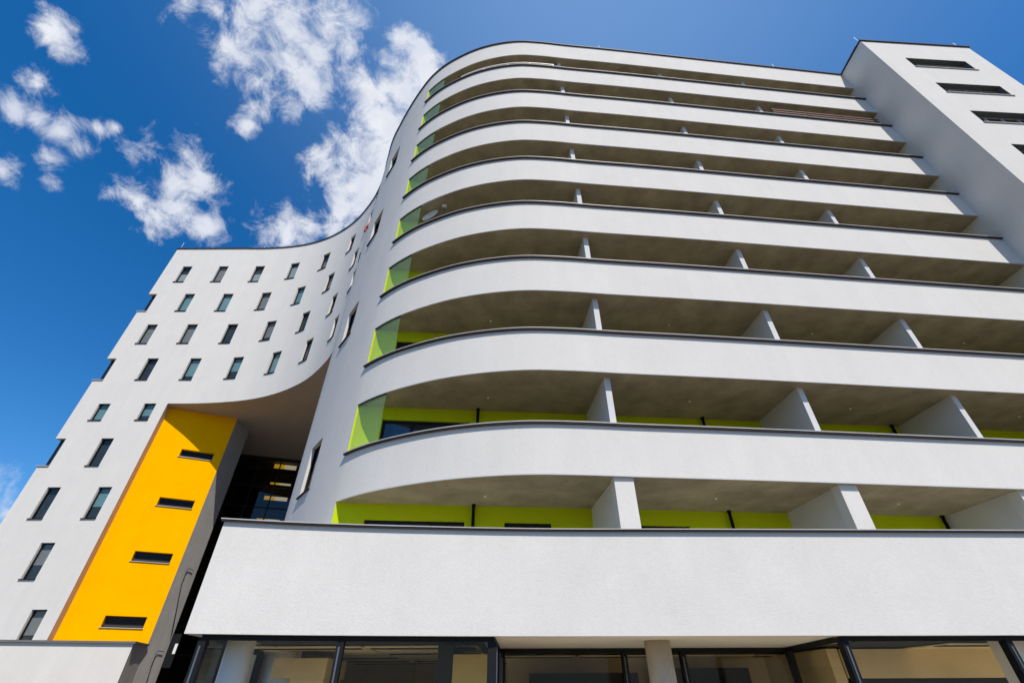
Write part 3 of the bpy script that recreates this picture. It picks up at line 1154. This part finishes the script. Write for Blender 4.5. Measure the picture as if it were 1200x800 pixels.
m.tube([dc + Vector((.05, .0, -.32)), f1 + Vector((-.05, .02, -.40)), f1], .026, 8)
m.tube([dc, dc + Vector((.02, .1, -.6)), dc + Vector((.02, .1, -1.95))], .028, 8)
m.build('arm', M['steel'], dish)
m = MB()
for dx in (-.06, 0.0, .06):
    m.tube([f1 + Vector((dx, 0, -.06)), f1 + Vector((dx, -.03, .09))], [.025, .035], 10)
m.build('receiver', M['white'], dish)

rail = thing('balcony_rail', 'thin white framed glass rail on the topmost balcony parapet around the curve', 'railing')
m = MB()
z = CAPS[1]
sweep(m, main, 31.3, 36.4, [(.06, z + .55), (.06, z + .50), (.11, z + .50), (.11, z + .55)])
for u in (31.3, 32.6, 33.9, 35.1, 36.35):
    p, _ = main.at(u, .085)
    m.tube([(p.x, p.y, z - .01), (p.x, p.y, z + .5)], .022, 8)
m.build('frame', M['white'], rail)
m = MB()
us = main.steps(31.35, 36.35, .25)
for u, v in zip(us, us[1:]):
    A, _ = main.at(u, .085)
    B, _ = main.at(v, .085)
    m.quad([(A.x, A.y, z), (B.x, B.y, z), (B.x, B.y, z + .5), (A.x, A.y, z + .5)], True)
m.build('pane', M['glass'], rail)

scr = thing('balcony_louvre', 'low screen of red-brown bars on the second balcony next to the corner tower', 'screen')
z = CAPS[2]
for i, (zz0, mm) in enumerate(((.22, 'brown'), (.44, 'brown'), (.66, 'brown'))):
    m = MB()
    sweep(m, main, 47.6, 53.5, [(.03, z + zz0 + .06), (.03, z + zz0), (.06, z + zz0), (.06, z + zz0 + .06)])
    m.build('bar', M[mm], scr)
m = MB()
for u in (47.7, 49.6, 51.5, 53.4):
    p, _ = main.at(u, .09)
    m.box(p.x - .025, p.x + .025, p.y - .022, p.y + .03, z - .01, z + .80)
m.build('posts', M['frame'], scr)

RODS = [((-27.45, 25.6), 'lightning rod on the far left corner of the wing roof'),
        ((-20.5, 25.6), 'lightning rod on the straight part of the wing roof'),
        ((5.15, 10.95), 'lightning rod on the main roof above the first partition'),
        ((15.75, 12.0), 'lightning rod on the main roof near the tower'),
        ((19.85, 10.6), 'lightning rod on the left corner of the tower roof'),
        ((25.9, 10.95), 'lightning rod on the right corner of the tower roof')]
for i, ((x, y), lab) in enumerate(RODS):
    m = MB()
    hh = .85 if i < 5 else .95
    if i == 1:
        hh = .35
    m.tube([(x, y, TOP - .02), (x, y, TOP + .12)], .035, 8)
    m.tube([(x, y, TOP + .1), (x, y, TOP + hh)], [.016, .010], 8)
    tag(m.build('lightning_rod', M['white']), lab, 'lightning rod', 'lightning rods on the roofs')

for (s, z, dz, off, lab) in ((19.15, 25.0, .62, -.14, 'small red board on the wing wall in the pinch, left of the pair'),
                             (21.3, 23.1, .62, -.14, 'small red board on the curved wall in the pinch, right of the pair')):
    p, t = main.at(s, 0)
    n = Vector((t.y, -t.x))
    T = Matrix.Translation((p.x, p.y, 0)) @ Matrix.Rotation(math.atan2(t.y, t.x), 4, 'Z')
    m = MB()
    m.box(-.08, .08, -.12, .01, z, z + dz * .8, T)
    tag(m.build('red_board', M['red']), lab, 'board', 'red boards in the pinch')
